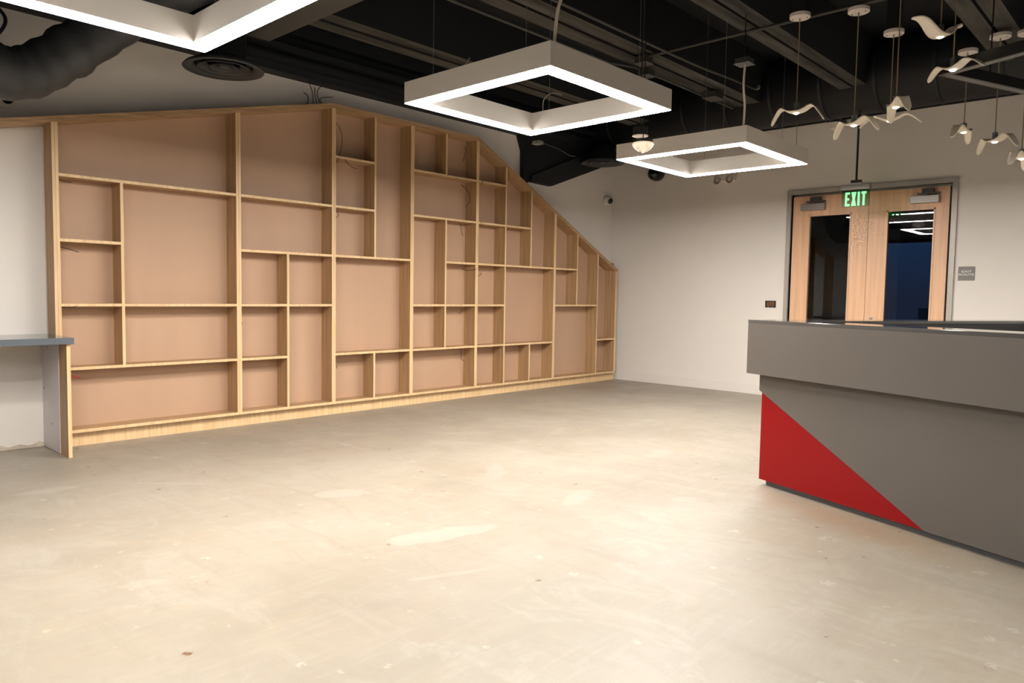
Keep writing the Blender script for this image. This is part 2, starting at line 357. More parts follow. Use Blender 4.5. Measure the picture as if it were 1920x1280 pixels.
# ------------------------------------------------------------------ oak shelving wall
YF, YB = 6.15, 6.33                     # front edge, face of the back panel
SH = thing('shelving_wall', (5.0, 6.25, 0), 'built-in oak shelving wall with a peaked top and irregular open cells', 'shelf')
XA, XB, ZP = 4.07, 6.0, 2.992
def ztop(x):                            # outer top outline
    return ZP-0.2347*(XA-x) if x < XA else ZP if x <= XB else ZP-0.5*(x-XB)
TT = 0.044
BT = 0.022
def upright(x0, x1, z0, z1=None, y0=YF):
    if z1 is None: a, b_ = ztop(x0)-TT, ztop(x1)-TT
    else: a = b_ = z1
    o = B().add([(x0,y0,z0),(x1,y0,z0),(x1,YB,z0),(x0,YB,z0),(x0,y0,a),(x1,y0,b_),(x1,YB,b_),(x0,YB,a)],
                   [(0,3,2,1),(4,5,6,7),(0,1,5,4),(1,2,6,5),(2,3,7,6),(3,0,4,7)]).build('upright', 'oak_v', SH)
    return face_mat(o, 'oak_lit', FRONT)  # front faces take the lit copy of the oak
def shelf(x0, x1, zt): return face_mat(B().box((x0, YF+0.001, zt-BT), (x1, YB, zt)).build('shelf', 'oak_h', SH), 'oak_lit', FRONT)
Z0, Z1, Z2, Z3, Z4, Z5 = 0.132, 0.606, 1.083, 1.560, 2.034, 2.506
# double uprights between the bays (two boards side by side)
D = {'u0': (1.692, 1.734), 'v1': (3.09, 3.134), 'v2': (4.053, 4.096), 'v3': (5.017, 5.062), 'v4': (5.977, 6.020), 'v5': (7.385, 7.428), 'v6': (8.765, 8.806)}
for k, (a, b_) in D.items():
    zb = 0.0 if k == 'u0' else Z0
    m_ = (a+b_)/2
    upright(a, m_-0.0006, zb); upright(m_+0.0006, b_, zb)
SG = {}
def single(x, z0, z1=None): upright(x, x+BT, z0, z1); return (x, x+BT)
a_ = single(2.152, Z1, Z4-BT)
b1 = single(3.574, Z0, Z3-BT)
c1 = single(4.550, Z3, None); c2 = single(4.546, Z0, Z1-BT)
d1 = single(5.506, Z5, None); d2 = single(5.508, Z1, Z4-BT)
e1 = single(6.465, Z0, None); e2 = single(6.926, Z3, None); e3 = single(6.928, Z0, Z1-BT)
f1 = single(7.866, Z2, None); f2 = single(8.330, Z0, None)
L_, R_ = 0, 1
# bay A
shelf(D['u0'][1], D['v1'][0], Z4); shelf(D['u0'][1], a_[0], Z3); shelf(D['u0'][1], a_[0], Z2); shelf(a_[1], D['v1'][0], Z2); shelf(D['u0'][1], D['v1'][0], Z1)
# bay B
shelf(D['v1'][1], D['v2'][0], Z4); shelf(D['v1'][1], D['v2'][0], Z3); shelf(D['v1'][1], b1[0], Z2); shelf(b1[1], D['v2'][0], Z2); shelf(D['v1'][1], b1[0], Z1)
# bay C
shelf(D['v2'][1], c1[0], Z5); shelf(D['v2'][1], c1[0], Z4); shelf(D['v2'][1], D['v3'][0], Z3); shelf(D['v2'][1], D['v3'][0], Z1)
# bay D
shelf(D['v3'][1], D['v4'][0], Z5); shelf(D['v3'][1], D['v4'][0], Z4); shelf(d2[1], D['v4'][0], Z3); shelf(D['v3'][1], d2[0], Z2); shelf(d2[1], D['v4'][0], Z2); shelf(D['v3'][1], D['v4'][0], Z1)
# bay E
for z in (Z5, Z4, Z3, Z2, Z1): shelf(D['v4'][1], e1[0], z)
shelf(e1[1], e2[0], Z4); shelf(e1[1], D['v5'][0], Z3); shelf(e1[1], D['v5'][0], Z1)
# bay F
shelf(D['v5'][1], f1[0], Z3); shelf(D['v5'][1], f2[0], Z2); shelf(f2[1], D['v6'][0], Z1)
# bottom boards, one per bay
ks = list(D)
for i in range(6): face_mat(B().box((D[ks[i]][1] if i == 0 else D[ks[i]][0]+0.021, YF, Z0-0.024), (D[ks[i+1]][0]+0.021, YB, Z0)).build('bottom_board', 'oak_h', SH), 'oak_lit', FRONT)
# top boards, two layers
def topboard(x0, x1, dz0, dz1, ya):
    B().add([(x0,ya,ztop(x0)+dz0),(x1,ya,ztop(x1)+dz0),(x1,YB+0.025,ztop(x1)+dz0),(x0,YB+0.025,ztop(x0)+dz0),
             (x0,ya,ztop(x0)+dz1),(x1,ya,ztop(x1)+dz1),(x1,YB+0.025,ztop(x1)+dz1),(x0,YB+0.025,ztop(x0)+dz1)],
            [(0,3,2,1),(4,5,6,7),(0,1,5,4),(1,2,6,5),(2,3,7,6),(3,0,4,7)]).build('top_board', 'oak_h', SH)
for x0, x1 in ((0.55, XA), (XA, XB), (XB, 8.815)):
    topboard(x0, x1, -TT, -0.0225, YF-0.001); topboard(x0, x1, -0.0215, 0.0, YF-0.004)
upright(0.55, 0.592, 0.86)
# back panel, one per bay, outlined by the top
for i in range(6):
    xa, xb = D[ks[i]][0]+0.021, D[ks[i+1]][0]+0.021
    xs = sorted({xa, xb} | {x for x in (XA, XB) if xa < x < xb})
    B().prism([(xa, 0.1), (xb, 0.1)]+[(x, ztop(x)-0.03) for x in reversed(xs)], 1, YB, YW-0.002).build('back_panel', 'back', SH)
B().box((1.72, YF+0.055, 0.0), (8.86, YF+0.075, Z0-0.024)).build('toe_kick', 'oak_lit', SH)

# ------------------------------------------------------------------ left counter
CT = thing('counter', (1.2, 6.05, 0), 'slate grey counter on a white and oak end panel left of the shelving', 'counter')
soften(B().prism([(-0.9, 5.765), (1.70, 5.765), (1.70, 6.146), (1.690, 6.146), (1.690, YW-0.001), (-0.9, YW-0.001)], 2, 0.806, 0.851).build('worktop', 'slate', CT), 0.003)
B().box((1.655, 5.97, 0.004), (1.684, YW-0.002, 0.806)).build('white_side_panel', 'white_panel', CT)
face_mat(B().box((1.659, 5.795, 0.0), (1.683, 5.97, 0.806)).build('oak_side_panel', 'oak_v', CT), 'oak_lit', FRONT)
B().box((-0.9, 6.30, 0.775), (1.654, YW-0.001, 0.806)).build('wall_cleat', 'oak_h', CT)
B().box((-0.9, 5.80, 0.0), (-0.86, YW-0.002, 0.806)).build('oak_side_panel', 'oak_v', CT)
for y, z in ((6.22, 0.76), (6.32, 0.45), (6.14, 0.2)):
    B().lathe([(0, 0), (0.006, 0), (0.006, 0.003), (0, 0.004)], (1.655, y, z), 10, (-1, 0, 0)).build('screw', 'socket', CT)

# ------------------------------------------------------------------ reception desk
TH = math.radians(68.4); U = Vector((math.cos(TH), math.sin(TH), 0)); V = Vector((math.sin(TH), -math.cos(TH), 0)); T0 = Vector((4.599, 2.007, 0))
def dk(p): return T0+U*p[0]+V*p[1]+Vector((0, 0, p[2]))
DK = thing('reception_desk', tuple(T0+V*0.4-U*0.8), 'angled grey reception desk with a red corner triangle and overhanging top', 'desk')
def dpart(b, name, m): return b.xf(dk).build(name, m, DK)
LEN = -3.6; WV = 2.6
dpart(B().box((LEN, 0.0, 0.0), (0.0, 0.10, 0.05)).box((-0.10, 0.1, 0), (0.0, WV, 0.05)), 'toe_kick', 'toe')
dpart(B().box((LEN, -0.008, 0.04), (0.025, 0.12, 0.70)).box((-0.12, 0.12, 0.04), (0.025, WV, 0.70)), 'carcass', 'desk')
# red triangle set into the front, the grey cladding stands proud around it
dpart(B().prism([(0.028, 0.036), (0.028, 0.597), (-1.125, 0.036)], 1, -0.035, -0.008), 'red_panel', 'red')
dpart(B().prism([(0.046, 0.612), (0.046, 0.715), (LEN, 0.715), (LEN, 0.036), (-1.13, 0.036)], 1, -0.042, -0.008), 'front_panel', 'desk')
dpart(B().box((0.025, -0.008, 0.612), (0.046, WV, 0.715)), 'end_rail', 'desk')
dpart(B().box((LEN, -0.12, 0.722), (0.083, -0.09, 1.045)).box((LEN, -0.09, 0.722), (0.083, 0.16, 0.745)).box((0.053, -0.09, 0.722), (0.083, WV, 1.045)).box((-0.17, 0.16, 0.722), (0.053, WV, 0.745)), 'upper_fascia', 'desk')
soften(dpart(B().prism([(LEN, -0.121), (0.084, -0.121), (0.084, WV), (-0.17, WV), (-0.17, 0.16), (LEN, 0.16)], 2, 1.045, 1.066), 'countertop', 'desktop'), 0.002)
dpart(B().box((LEN, 0.14, 0.05), (-0.15, 0.155, 1.044)).box((-0.165, 0.16, 0.05), (-0.15, WV, 1.044)), 'inner_lining', 'deskin')
dpart(B().box((LEN, 0.16, 0.70), (-0.17, 0.80, 0.735)).box((-0.75, 0.8, 0.70), (-0.17, WV, 0.735)), 'work_surface', 'deskin')
dpart(B().box((-0.30, WV-0.03, 0.05), (0.02, WV, 1.044)), 'end_panel', 'deskin')

# ------------------------------------------------------------------ square ring pendant lights
def ring(b, x0, y0, s, wd, z0, z1):
    x1, y1 = x0+s, y0+s
    o = [(x0,y0),(x1,y0),(x1,y1),(x0,y1)]; i = [(x0+wd,y0+wd),(x1-wd,y0+wd),(x1-wd,y1-wd),(x0+wd,y1-wd)]
    vs = [(*p, z) for z in (z0, z1) for p in o+i]; fs = []
    for k in range(4):
        n = (k+1) % 4
        fs += [(k, n, n+4, k+4), (k+8, k+12, n+12, n+8), (k, k+8, n+8, n), (k+4, n+4, n+12, k+12)]
    return b.add(vs, fs)
ZL, HL, SL, WL = 2.402, 0.133, 1.212, 0.105
def pendant(x, y, label, cord=None, tails=()):
    t = thing('square_pendant_light', (x+SL/2, y+SL/2, ZL), label, 'pendant light', 'square ring pendant lights')
    ring(B(), x, y, SL, WL, ZL+0.004, ZL+HL).build('frame', 'fixture', t)
    ring(B(), x+0.003, y+0.003, SL-0.006, WL-0.006, ZL, ZL+0.004).build('diffuser', 'led', t)
    for px, py in ((x+0.05, y+0.22), (x+SL-0.05, y+0.22), (x+0.05, y+SL-0.22), (x+SL-0.05, y+SL-0.22)):
        B().tube([(px, py, ZL+HL), (px, py, ZC)], 0.0016, 5).build('suspension_cable', 'cable', t)
    if cord: B().tube(smooth_path(cord), 0.009, 8).build('power_cord', 'cordwhite', t)
    for tl in tails: B().tube(smooth_path(tl), 0.003, 6).build('cable_tail', 'cable', t)
    return t
pendant(0.527, 2.567, 'large square ring light at the top left corner of the photo', [(0.6, 2.62, 2.53), (0.6, 2.6, 3.0), (0.62, 2.63, 3.4), (0.6, 2.62, ZC)])
pendant(3.028, 2.572, 'square ring light hanging in the middle with its whole glowing outline in view',
        [(3.11, 2.62, 2.53), (3.13, 2.615, 2.72), (3.17, 2.60, 2.9), (3.12, 2.63, 3.15), (3.13, 2.66, ZC)],
        [[(4.19, 3.62, 2.53), (4.17, 3.60, 2.62), (4.2, 3.55, 2.67), (4.26, 3.5, 2.66)], [(3.07, 3.3, 2.53), (3.1, 3.26, 2.60)]])
pendant(5.455, 2.640, 'farthest square ring light hanging before the back wall',
        [(5.50, 2.69, 2.53), (5.51, 2.69, 2.7), (5.50, 2.70, 2.85), (5.55, 2.72, 3.02), (5.545, 2.72, 3.04)],
        [[(6.6, 2.72, 2.53), (6.6, 2.72, 2.66), (6.62, 2.73, 2.75)]])
pendant(-1.98, 0.12, 'square ring light behind the camera')
for px, lab in ((3.028, 'left'), (5.455, 'right')):
    pendant(px, -2.33, lab+' square ring light in the row behind the desk, right of the picture')

# ------------------------------------------------------------------ bird pendants
PROF = dict(
    droop=[(0, 0), (0.03, 0.001), (0.065, 0.012), (0.10, 0.034), (0.125, 0.040), (0.15, 0.026), (0.175, -0.006), (0.20, -0.045), (0.222, -0.085)],
    glide=[(0, 0), (0.03, 0.002), (0.07, 0.018), (0.11, 0.040), (0.14, 0.045), (0.18, 0.030), (0.22, 0.002), (0.27, -0.045)],
    raised=[(0, 0), (0.03, 0.003), (0.065, 0.022), (0.10, 0.055), (0.135, 0.082), (0.17, 0.094), (0.21, 0.092)])
def bird_mesh(kind):
    half = smooth_path([(a, 0, b_) for a, b_ in PROF[kind]], 3)
    pts = [Vector((-p.x, 0, p.z)) for p in reversed(half[1:])]+half
    S = half[-1].x; bm = bmesh.new(); rows = []
    for p in pts:
        q = abs(p.x)/S; wd = 0.108*(1-0.55*q**1.4)
        if q > 0.9: wd *= math.sqrt(max(0.06, 1-((q-0.9)/0.1)**2))
        rows.append([bm.verts.new((p.x, wd*(k/4-0.5)+0.028*q*q, p.z-0.006*math.cos((k/4-0.5)*math.pi)*(1-q))) for k in range(5)])
    for i in range(len(rows)-1):
        for k in range(4): bm.faces.new((rows[i][k], rows[i+1][k], rows[i+1][k+1], rows[i][k+1]))
    bmesh.ops.recalc_face_normals(bm, faces=bm.faces)
    bmesh.ops.solidify(bm, geom=bm.faces[:], thickness=0.009)
    me = bpy.data.meshes.new('wings'); bm.to_mesh(me); bm.free(); me.materials.append(M['bird'])
    for p in me.polygons: p.use_smooth = True
    return me
BM = {k: bird_mesh(k) for k in PROF}
def bird(x, y, z, kind, azim, label, zc=3.34, size=0.92):
    t = thing('bird_pendant_lamp', (x, y, z), label, 'pendant light', 'white bird pendant lamps')
    t.rotation_euler = (0, 0, math.radians(azim))
    def part(b, name, m, sm=False):
        o = b.build(name, m, None, sm); o.parent = t; return o
    wing = bpy.data.objects.new('wings', BM[kind]); COL.objects.link(wing); wing.parent = t; wing.scale = (size,)*3
    part(B().lathe([(0, 0.075), (0.006, 0.074), (0.006, 0.066), (0.021, 0.064), (0.021, 0.004), (0.0, 0.0)], (0, 0, 0), 16), 'socket', 'socket', False)
    part(B().lathe([(0, -0.004), (0.022, -0.009), (0.021, -0.016), (0.012, -0.021), (0.0, -0.022)], (0, 0, 0), 16), 'led_lens', 'birdled', True)
    part(B().tube([(0, 0, 0.07), (0, 0, zc-z+0.0)], 0.0042, 6), 'cord', 'cordgrey')
    c = part(B().lathe([(0, 0), (0.07, 0), (0.076, 0.004), (0.076, 0.03), (0.0, 0.03)], (0, 0, zc-z), 28), 'canopy', 'plastic')
    n = B().lathe([(0, -0.014), (0.006, -0.014), (0.006, 0.0), (0.0, 0.0)], (0, 0, zc-z), 8)
    o = n.build('cord_grip', 'socket', None); o.parent = c
    for k in (-1, 1):
        o = B().lathe([(0, -0.005), (0.006, -0.004), (0.006, 0)], (0.05*k, 0.012*k, zc-z), 8).build('screw', 'socket', None); o.parent = c
    if abs(x-5.85) > 0.09 and not 1.1 < y < 1.6: part(B().box((-0.05, -0.05, zc-z+0.03), (0.05, 0.05, ZC-z)), 'mount_box', 'track')
    return t
bird(5.712, 2.365, 2.642, 'droop', -88, 'leftmost white bird lamp, above the far square light')
bird(5.880, 1.992, 2.526, 'droop', -114, 'white bird lamp directly above the green exit sign')
bird(5.735, 1.662, 2.580, 'droop', -148, 'white bird lamp seen end-on in front of another, right of the exit sign rod')
bird(6.540, 1.936, 2.668, 'glide', -80, 'wide-gliding white bird lamp half hidden behind the end-on one', size=0.85)
bird(5.650, 1.382, 2.982, 'raised', -26, 'highest white bird lamp with raised wings', size=1.05)
bird(5.750, 1.319, 2.776, 'glide', -118, 'white bird lamp in front of the corner of the black track', size=0.8)
bird(7.440, 1.598, 2.684, 'droop', -6, 'small end-on white bird lamp above the right door frame')
bird(7.175, 1.315, 2.524, 'droop', -128, 'rightmost whole white bird lamp, below the black track')
bird(7.215, 1.131, 2.374, 'droop', -6, 'lowest white bird lamp cut off by the right edge')

# ------------------------------------------------------------------ black track frame over the desk
TK = thing('track_light_frame', (5.99, 1.455, 2.8), 'black track rectangle with two silver lines hung above the desk', 'track light')
C0 = Vector((5.99, 1.455, 2.8))
def tk(p): return C0+U*p[0]+V*p[1]+Vector((0, 0, p[2]))
LA, LB = -2.6, 1.9
def tpart(b, name, m): return b.xf(tk).build(name, m, TK)
tpart(B().box((LA, -0.04, 0), (0, 0.04, 0.075)), 'track_bar', 'track')
tpart(B().box((-0.08, 0.04, 0), (0, LB, 0.075)), 'track_bar', 'track')
tpart(B().box((LA, LB, 0), (0, LB+0.08, 0.075)), 'track_bar', 'track')
tpart(B().box((LA-0.08, -0.04, 0), (LA, LB+0.08, 0.075)), 'track_bar', 'track')
for o_ in (-0.012, 0.012):
    tpart(B().box((LA, o_-0.003, -0.002), (-0.03, o_+0.003, 0.0)), 'silver_line', 'silver')
    tpart(B().box((-0.04+o_-0.003, 0.03, -0.002), (-0.04+o_+0.003, LB, 0.0)), 'silver_line', 'silver')
for p in ((-0.75, 0.0), (-2.3, 0.0), (-0.04, 0.5), (-0.04, 1.6)):
    tpart(B().tube([(p[0], p[1], 0.075), (p[0], p[1], ZC-2.8)], 0.006, 6), 'rod', 'track')

# ------------------------------------------------------------------ exit sign
EX = thing('exit_sign', (8.3, 2.755, 2.2), 'green lit exit sign on a black rod before the double doors', 'sign')
xs_, ya, yb = 8.3, 2.62, 2.90           # the sign faces -X, so its left side is at larger Y
soften(B().box((xs_-0.03, ya-0.008, 2.374), (xs_+0.03, yb+0.008, 2.43)).build('housing', 'closer', EX))
B().box((xs_-0.02, 2.70, 2.43), (xs_+0.02, 2.82, 2.445)).build('mount_plate', 'fixture', EX)
B().box((xs_-0.022, 2.71, 2.445), (xs_+0.022, 2.81, 2.475)).build('mount_block', 'track', EX)
B().tube([(xs_, 2.76, 2.475), (xs_, 2.76, 3.2)], 0.011, 10).build('rod', 'track', EX)
B().box((xs_-0.004, ya, 2.195), (xs_+0.004, yb, 2.374)).build('clear_panel', 'greenpanel', EX)
def letter(c, y, wd, z, h, m, t, depth, x, name, parent):
    # y is the letter's left side as read from -X (larger Y); strokes are plain bars
    b = B(); bar = lambda u0, u1, v0, v1: b.box((x-depth, y-u1*wd, z+v0*h), (x, y-u0*wd, z+v1*h))
    s = t
    if c == 'E': bar(0, s, 0, 1); bar(s, 1, 0, 0.15); bar(s, 0.88, 0.43, 0.57); bar(s, 1, 0.85, 1)
    elif c == 'I': bar(0, 1, 0, 1)
    elif c == 'T': bar(0, 1, 0.85, 1); bar(0.5-s/2, 0.5+s/2, 0, 0.85)
    elif c == 'X':
        for q in ((0, 1), (1, 0)):
            e = s*1.05
            l0, l1 = (0, 1-e) if q == (0, 1) else (1-e, 0)
            pts = [(y-l0*wd, z), (y-(l0+e)*wd, z), (y-(l1+e)*wd, z+h), (y-l1*wd, z+h)]
            b.prism(pts, 0, x-depth-(0.0003 if q == (1, 0) else 0), x)
    return b.build(name, m, parent)
lw = 0.047; yy = 2.865
for c, wd in (('E', 0.048), ('X', 0.050), ('I', 0.021), ('T', 0.050)):
    letter(c, yy, wd, 2.205, 0.145, 'green', 1.0 if c == 'I' else 0.42, 0.003, xs_-0.0045, 'letter', EX); yy -= wd+0.015

# exit route plate: engraved white lettering
ER = thing('exit_route_sign', (XW, 1.82, 1.43), 'small grey exit route plate on the wall right of the doors', 'sign')
soften(B().box((XW-0.006, 1.745, 1.427), (XW, 1.897, 1.572)).build('plate', 'sign', ER), 0.002)
def text(body, size, x, y, z, xscale, m, parent):
    cu = bpy.data.curves.new('lettering', 'FONT'); cu.body = body; cu.size = size; cu.extrude = 0.0008; cu.align_x = 'CENTER'
    to = bpy.data.objects.new('tmp', cu); COL.objects.link(to)
    dg = bpy.context.evaluated_depsgraph_get(); me = bpy.data.meshes.new_from_object(to.evaluated_get(dg)); bpy.data.objects.remove(to)
    o = bpy.data.objects.new('lettering', me); COL.objects.link(o); me.materials.clear(); me.materials.append(M[m])
    for v in me.vertices:
        p = v.co.copy(); v.co = Vector((x-p.z, y-p.x*xscale, z+p.y))-LOC[parent.name]
    o.parent = parent; return o
text('EXIT', 0.032, XW-0.007, 1.821, 1.510, 1.45, 'signtext', ER)
text('ROUTE', 0.032, XW-0.007, 1.821, 1.478, 1.35, 'signtext', ER)

# ------------------------------------------------------------------ wall fittings
OB = thing('electrical_box', (XW, 3.92, 1.1), 'open electrical box without cover on the wall left of the doors', 'outlet box')
B().box((XW-0.006, 3.852, 1.098), (XW, 3.988, 1.11)).box((XW-0.006, 3.852, 1.168), (XW, 3.988, 1.18)).box((XW-0.006, 3.852, 1.11), (XW, 3.87, 1.168)).box((XW-0.006, 3.97, 1.11), (XW, 3.988, 1.168)).build('rim', 'dark', OB)
B().box((XW-0.002, 3.87, 1.11), (XW, 3.97, 1.168)).build('box_inside', 'boxin', OB)
for y in (3.865, 3.92, 3.975): B().box((XW-0.004, y-0.003, 1.088), (XW, y+0.003, 1.098)).build('tab', 'dark', OB)

def dome_camera(name, c, n, look, label):
    t = thing(name, c, label, 'security camera', 'white dome cameras')
    n = Vector(n); c = Vector(c); look = Vector(look).normalized()
    B().lathe([(0, 0.0), (0.07, 0), (0.072, 0.02), (0.064, 0.038), (0.0, 0.04)], c, 28, n).build('base', 'plastic', t, True)
    q = c+n*0.052
    B().lathe([(0, -0.055)]+[(0.057*math.sin(a), -0.057*math.cos(a)) for a in [i*math.pi/12 for i in range(1, 9)]]+[(0.04, 0.044), (0, 0.045)], q, 24, look).build('ball', 'plastic', t, True)
    B().lathe([(0.040, 0.034), (0.040, 0.048), (0.028, 0.056), (0, 0.060)], q, 24, look).build('lens', 'lens', t, True)
dome_camera('security_camera', (8.775, YW, 2.575), (0, -1, 0), (-0.25, -0.8, -0.35), 'white dome camera in the corner above the end of the shelving')
dome_camera('security_camera', (1.452, YW, 2.548), (0, -1, 0), (0.15, -0.9, -0.4), 'white dome camera at the left edge under the flexible duct')
EM = thing('emergency_light', (XW, 4.57, 2.74), 'white emergency light on the back wall below the far square light', 'emergency light')
soften(B().box((XW-0.06, 4.43, 2.70), (XW, 4.72, 2.83)).build('body', 'plastic', EM), 0.012, 3)
for y in (4.49, 4.66): B().lathe([(0, 0.05), (0.035, 0.045), (0.045, 0.0), (0.03, -0.02)], (XW-0.07, y, 2.72), 16, (-0.7, 0, -0.6)).build('lamp_head', 'crystal', EM, True)
SP = thing('security_camera', (XW, 5.6, 2.9), 'small black wall camera with a clear lens under the far square light', 'security camera')
B().lathe([(0, 0), (0.10, 0), (0.10, 0.08), (0.088, 0.11)], (XW, 5.585, 2.90), 28, (-1, 0, -0.15)).build('housing', 'track', SP, True)
B().lathe([(0.088, 0.11), (0.08, 0.15), (0.05, 0.18), (0.0, 0.192)], (XW, 5.585, 2.90), 28, (-1, 0, -0.15)).build('dome', 'lens', SP, True)
WS = thing('wall_spotlight', (XW, 3.17, 3.2), 'small white spotlight on a black bracket below the duct', 'spotlight')
B().box((XW-0.25, 3.10, 3.225), (XW, 3.26, 3.25)).build('bracket', 'track', WS)
B().prism([(3.26, 3.215), (3.13, 3.215), (3.10, 3.16), (3.21, 3.14)], 0, XW-0.22, XW-0.1).build('head', 'plastic', WS)

# sensor and dome pendant between the two square lights
SN = thing('ceiling_sensor', (5.3, 3.50, 2.53), 'black cylinder sensor with a white disc hung between the two square lights', 'sensor')
B().lathe([(0, 0.09), (0.058, 0.088), (0.062, 0.08), (0.062, 0.012), (0, 0.012)], (5.3, 3.505, 2.53), 28).build('housing', 'track', SN)
B().lathe([(0, 0.0), (0.05, 0.001), (0.067, 0.006), (0.067, 0.012), (0, 0.012)], (5.3, 3.505, 2.53), 28).build('disc', 'plastic', SN)
B().tube([(5.3, 3.505, 2.6), (5.3, 3.505, ZC)], 0.005, 6).build('rod', 'track', SN)
DP = thing('glass_dome_lamp', (5.05, 3.31, 2.35), 'clear glass dome lamp with a black cap before the far square light', 'pendant light')
dc = (5.05, 3.312, 2.418)
B().lathe([(0, 0.0), (0.078, 0.0), (0.078, 0.024), (0, 0.026)], dc, 32).build('cap', 'track', DP)
B().lathe([(0.078, 0.0), (0.086, -0.006), (0.086, -0.016), (0.07, -0.038), (0.045, -0.06), (0.02, -0.072), (0, -0.074)], dc, 32).build('glass_dome', 'frost', DP, True)
B().lathe([(0, -0.002), (0.07, -0.002), (0.07, -0.012), (0, -0.014)], dc, 24).build('reflector', 'domeled', DP)
for k in range(7):
    a = k*2*math.pi/7; B().lathe([(0.006, -0.012), (0.005, -0.04), (0, -0.042)], (dc[0]+0.035*math.cos(a), dc[1]+0.035*math.sin(a), dc[2]), 8).build('crystal_rod', 'crystal', DP)
B().tube([(dc[0], dc[1], dc[2]+0.04), (dc[0], dc[1], ZC)], 0.004, 6).build('rod', 'track', DP)

# ------------------------------------------------------------------ ducts and diffusers
AD = thing('air_duct', (8.42, 0, 3.5), 'black round air duct running along the top of the back wall', 'duct')
B().tube([(8.42, Y0+0.1, 3.54), (8.42, 6.1, 3.54)], 0.355, 40).build('duct_body', 'duct', AD, True)
for y in [0.35+0.55*i for i in range(11)]: B().tube([(8.42, y, 3.54), (8.42, y+0.03, 3.54)], 0.362, 40).build('seam_band', 'duct', AD)
FD = thing('flexible_duct', (1.6, 5.8, 2.6), 'dark grey wrinkled flexible duct curving down at the top left', 'duct')
pth = smooth_path([(2.75, 5.72, 3.62), (2.3, 5.75, 3.36), (1.95, 5.8, 3.04), (1.66, 5.8, 2.77), (1.42, 5.78, 2.60), (1.22, 5.74, 2.60), (1.02, 5.7, 2.72), (0.85, 5.66, 2.95)], 7)
rr = [0.168+0.007*math.sin(i*1.7)+random.uniform(-0.006, 0.006) for i in range(len(pth))]
B().tube(pth, rr, 28).build('hose', 'flex', FD, True)
CB = B().tube(smooth_path([(1.30, 6.25, 2.84), (1.40, 6.2, 2.95), (1.44, 6.2, 3.06), (1.38, 6.25, 3.18), (1.3, 6.3, 3.4)]), 0.012, 8).build('loose_cable', 'dark')
tag(CB, 'thick black cable looping at the left edge beside the flexible duct', 'cable')
def diffuser(c, R, label, neck_top):
    t = thing('air_diffuser', c, label, 'air vent', 'round ceiling diffusers')
    B().lathe([(R*0.72, 0.035), (R*0.80, 0.012), (R*0.98, 0.0), (R, 0.006), (R*0.93, 0.03), (R*0.55, 0.09), (R*0.5, 0.09)], c, 48).build('outer_cone', 'vent', t, True)
    for a, b_ in ((0.40, 0.66), (0.20, 0.38)):
        B().lathe([(R*a, 0.045), (R*(b_-0.05), 0.012), (R*b_, 0.006), (R*b_, 0.012), (R*(a+0.02), 0.055)], c, 48).build('ring_cone', 'vent', t, True)
    B().lathe([(0, 0.012), (R*0.15, 0.010), (R*0.19, 0.016), (R*0.15, 0.03), (0, 0.03)], c, 32).build('centre_disc', 'vent', t, True)
    B().lathe([(R*0.56, 0.05), (R*0.56, neck_top-c[2]), (0, neck_top-c[2])], c, 40).build('neck', 'beam', t, True)
    B().lathe([(0, 0.085), (R*0.55, 0.085)], c, 32).build('throat', 'dark', t)
diffuser((2.80, 5.76, 2.935), 0.305, 'round black diffuser at upper left below the big light', 3.34)
diffuser((8.18, 6.0, 2.975), 0.29, 'round black diffuser in the far corner above the shelf slope', 3.2)

# ------------------------------------------------------------------ conduits, boxes and cables in the ceiling
def conduit(path, label, r=0.013): return tag(B().tube(path, r, 8).build('conduit_pipe', 'conduit'), label, 'pipe')
conduit([(5.86, 3.82, 3.386), (5.85, 1.25, 3.386)], 'thin conduit crossing under the joists behind the bird lamps')
conduit([(3.4, 4.2, 3.37), (5.75, 4.16, 3.37), (6.0, 4.05, 3.37), (8.0, 4.05, 3.37)], 'conduit along the left of the middle joist')
conduit(smooth_path([(3.3, 3.62, 3.37), (5.2, 3.6, 3.37), (6.35, 3.58, 3.37), (6.7, 3.42, 3.3), (6.65, 3.15, 3.15), (6.3, 2.95, 3.06)]), 'conduit curving to the box that feeds the far square light')
def jbox(c, s, label, m='conduit'):
    t = thing('junction_box', c, label, 'junction box', 'ceiling junction boxes')
    c = Vector(c); s = Vector(s)
    soften(B().box(c-s, c+s).build('box', m, t)); B().box((c.x-s.x*1.15, c.y-s.y*1.15, c.z-s.z-0.004), (c.x+s.x*1.15, c.y+s.y*1.15, c.z-s.z)).build('cover', m, t)
jbox((5.86, 3.86, 3.36), (0.06, 0.06, 0.03), 'junction box at the end of the crossing conduit')
jbox((6.12, 4.0, 3.33), (0.06, 0.06, 0.03), 'lower junction box beside the middle joist')
jbox((5.56, 2.73, 3.055), (0.055, 0.055, 0.02), 'junction box above the cord of the far square light')
jbox((7.35, 3.95, 3.36), (0.09, 0.07, 0.03), 'junction box near the far end of the middle joist')
tag(B().tube([(5.56, 2.73, 3.07), (5.56, 2.73, ZC)], 0.004, 6).build('hanger_rod', 'track'), 'thin black rod holding the box above the far light', 'rod')
jbox((6.40, 5.60, 2.925), (0.04, 0.05, 0.016), 'small pale box hanging under the middle square light beside the bulkhead', 'silver')
tag(B().tube(smooth_path([(6.45, 5.56, 2.92), (6.6, 5.45, 2.86), (6.7, 5.38, 2.80), (6.78, 5.36, 2.80)]), 0.006, 6).build('loose_cable', 'conduit'), 'grey cable tail leaving the small pale box', 'cable')
tag(B().tube([(6.40, 5.6, 2.94), (6.40, 5.6, ZC)], 0.003, 6).build('hanger_rod', 'track'), 'thin black rod holding the small pale box', 'rod')

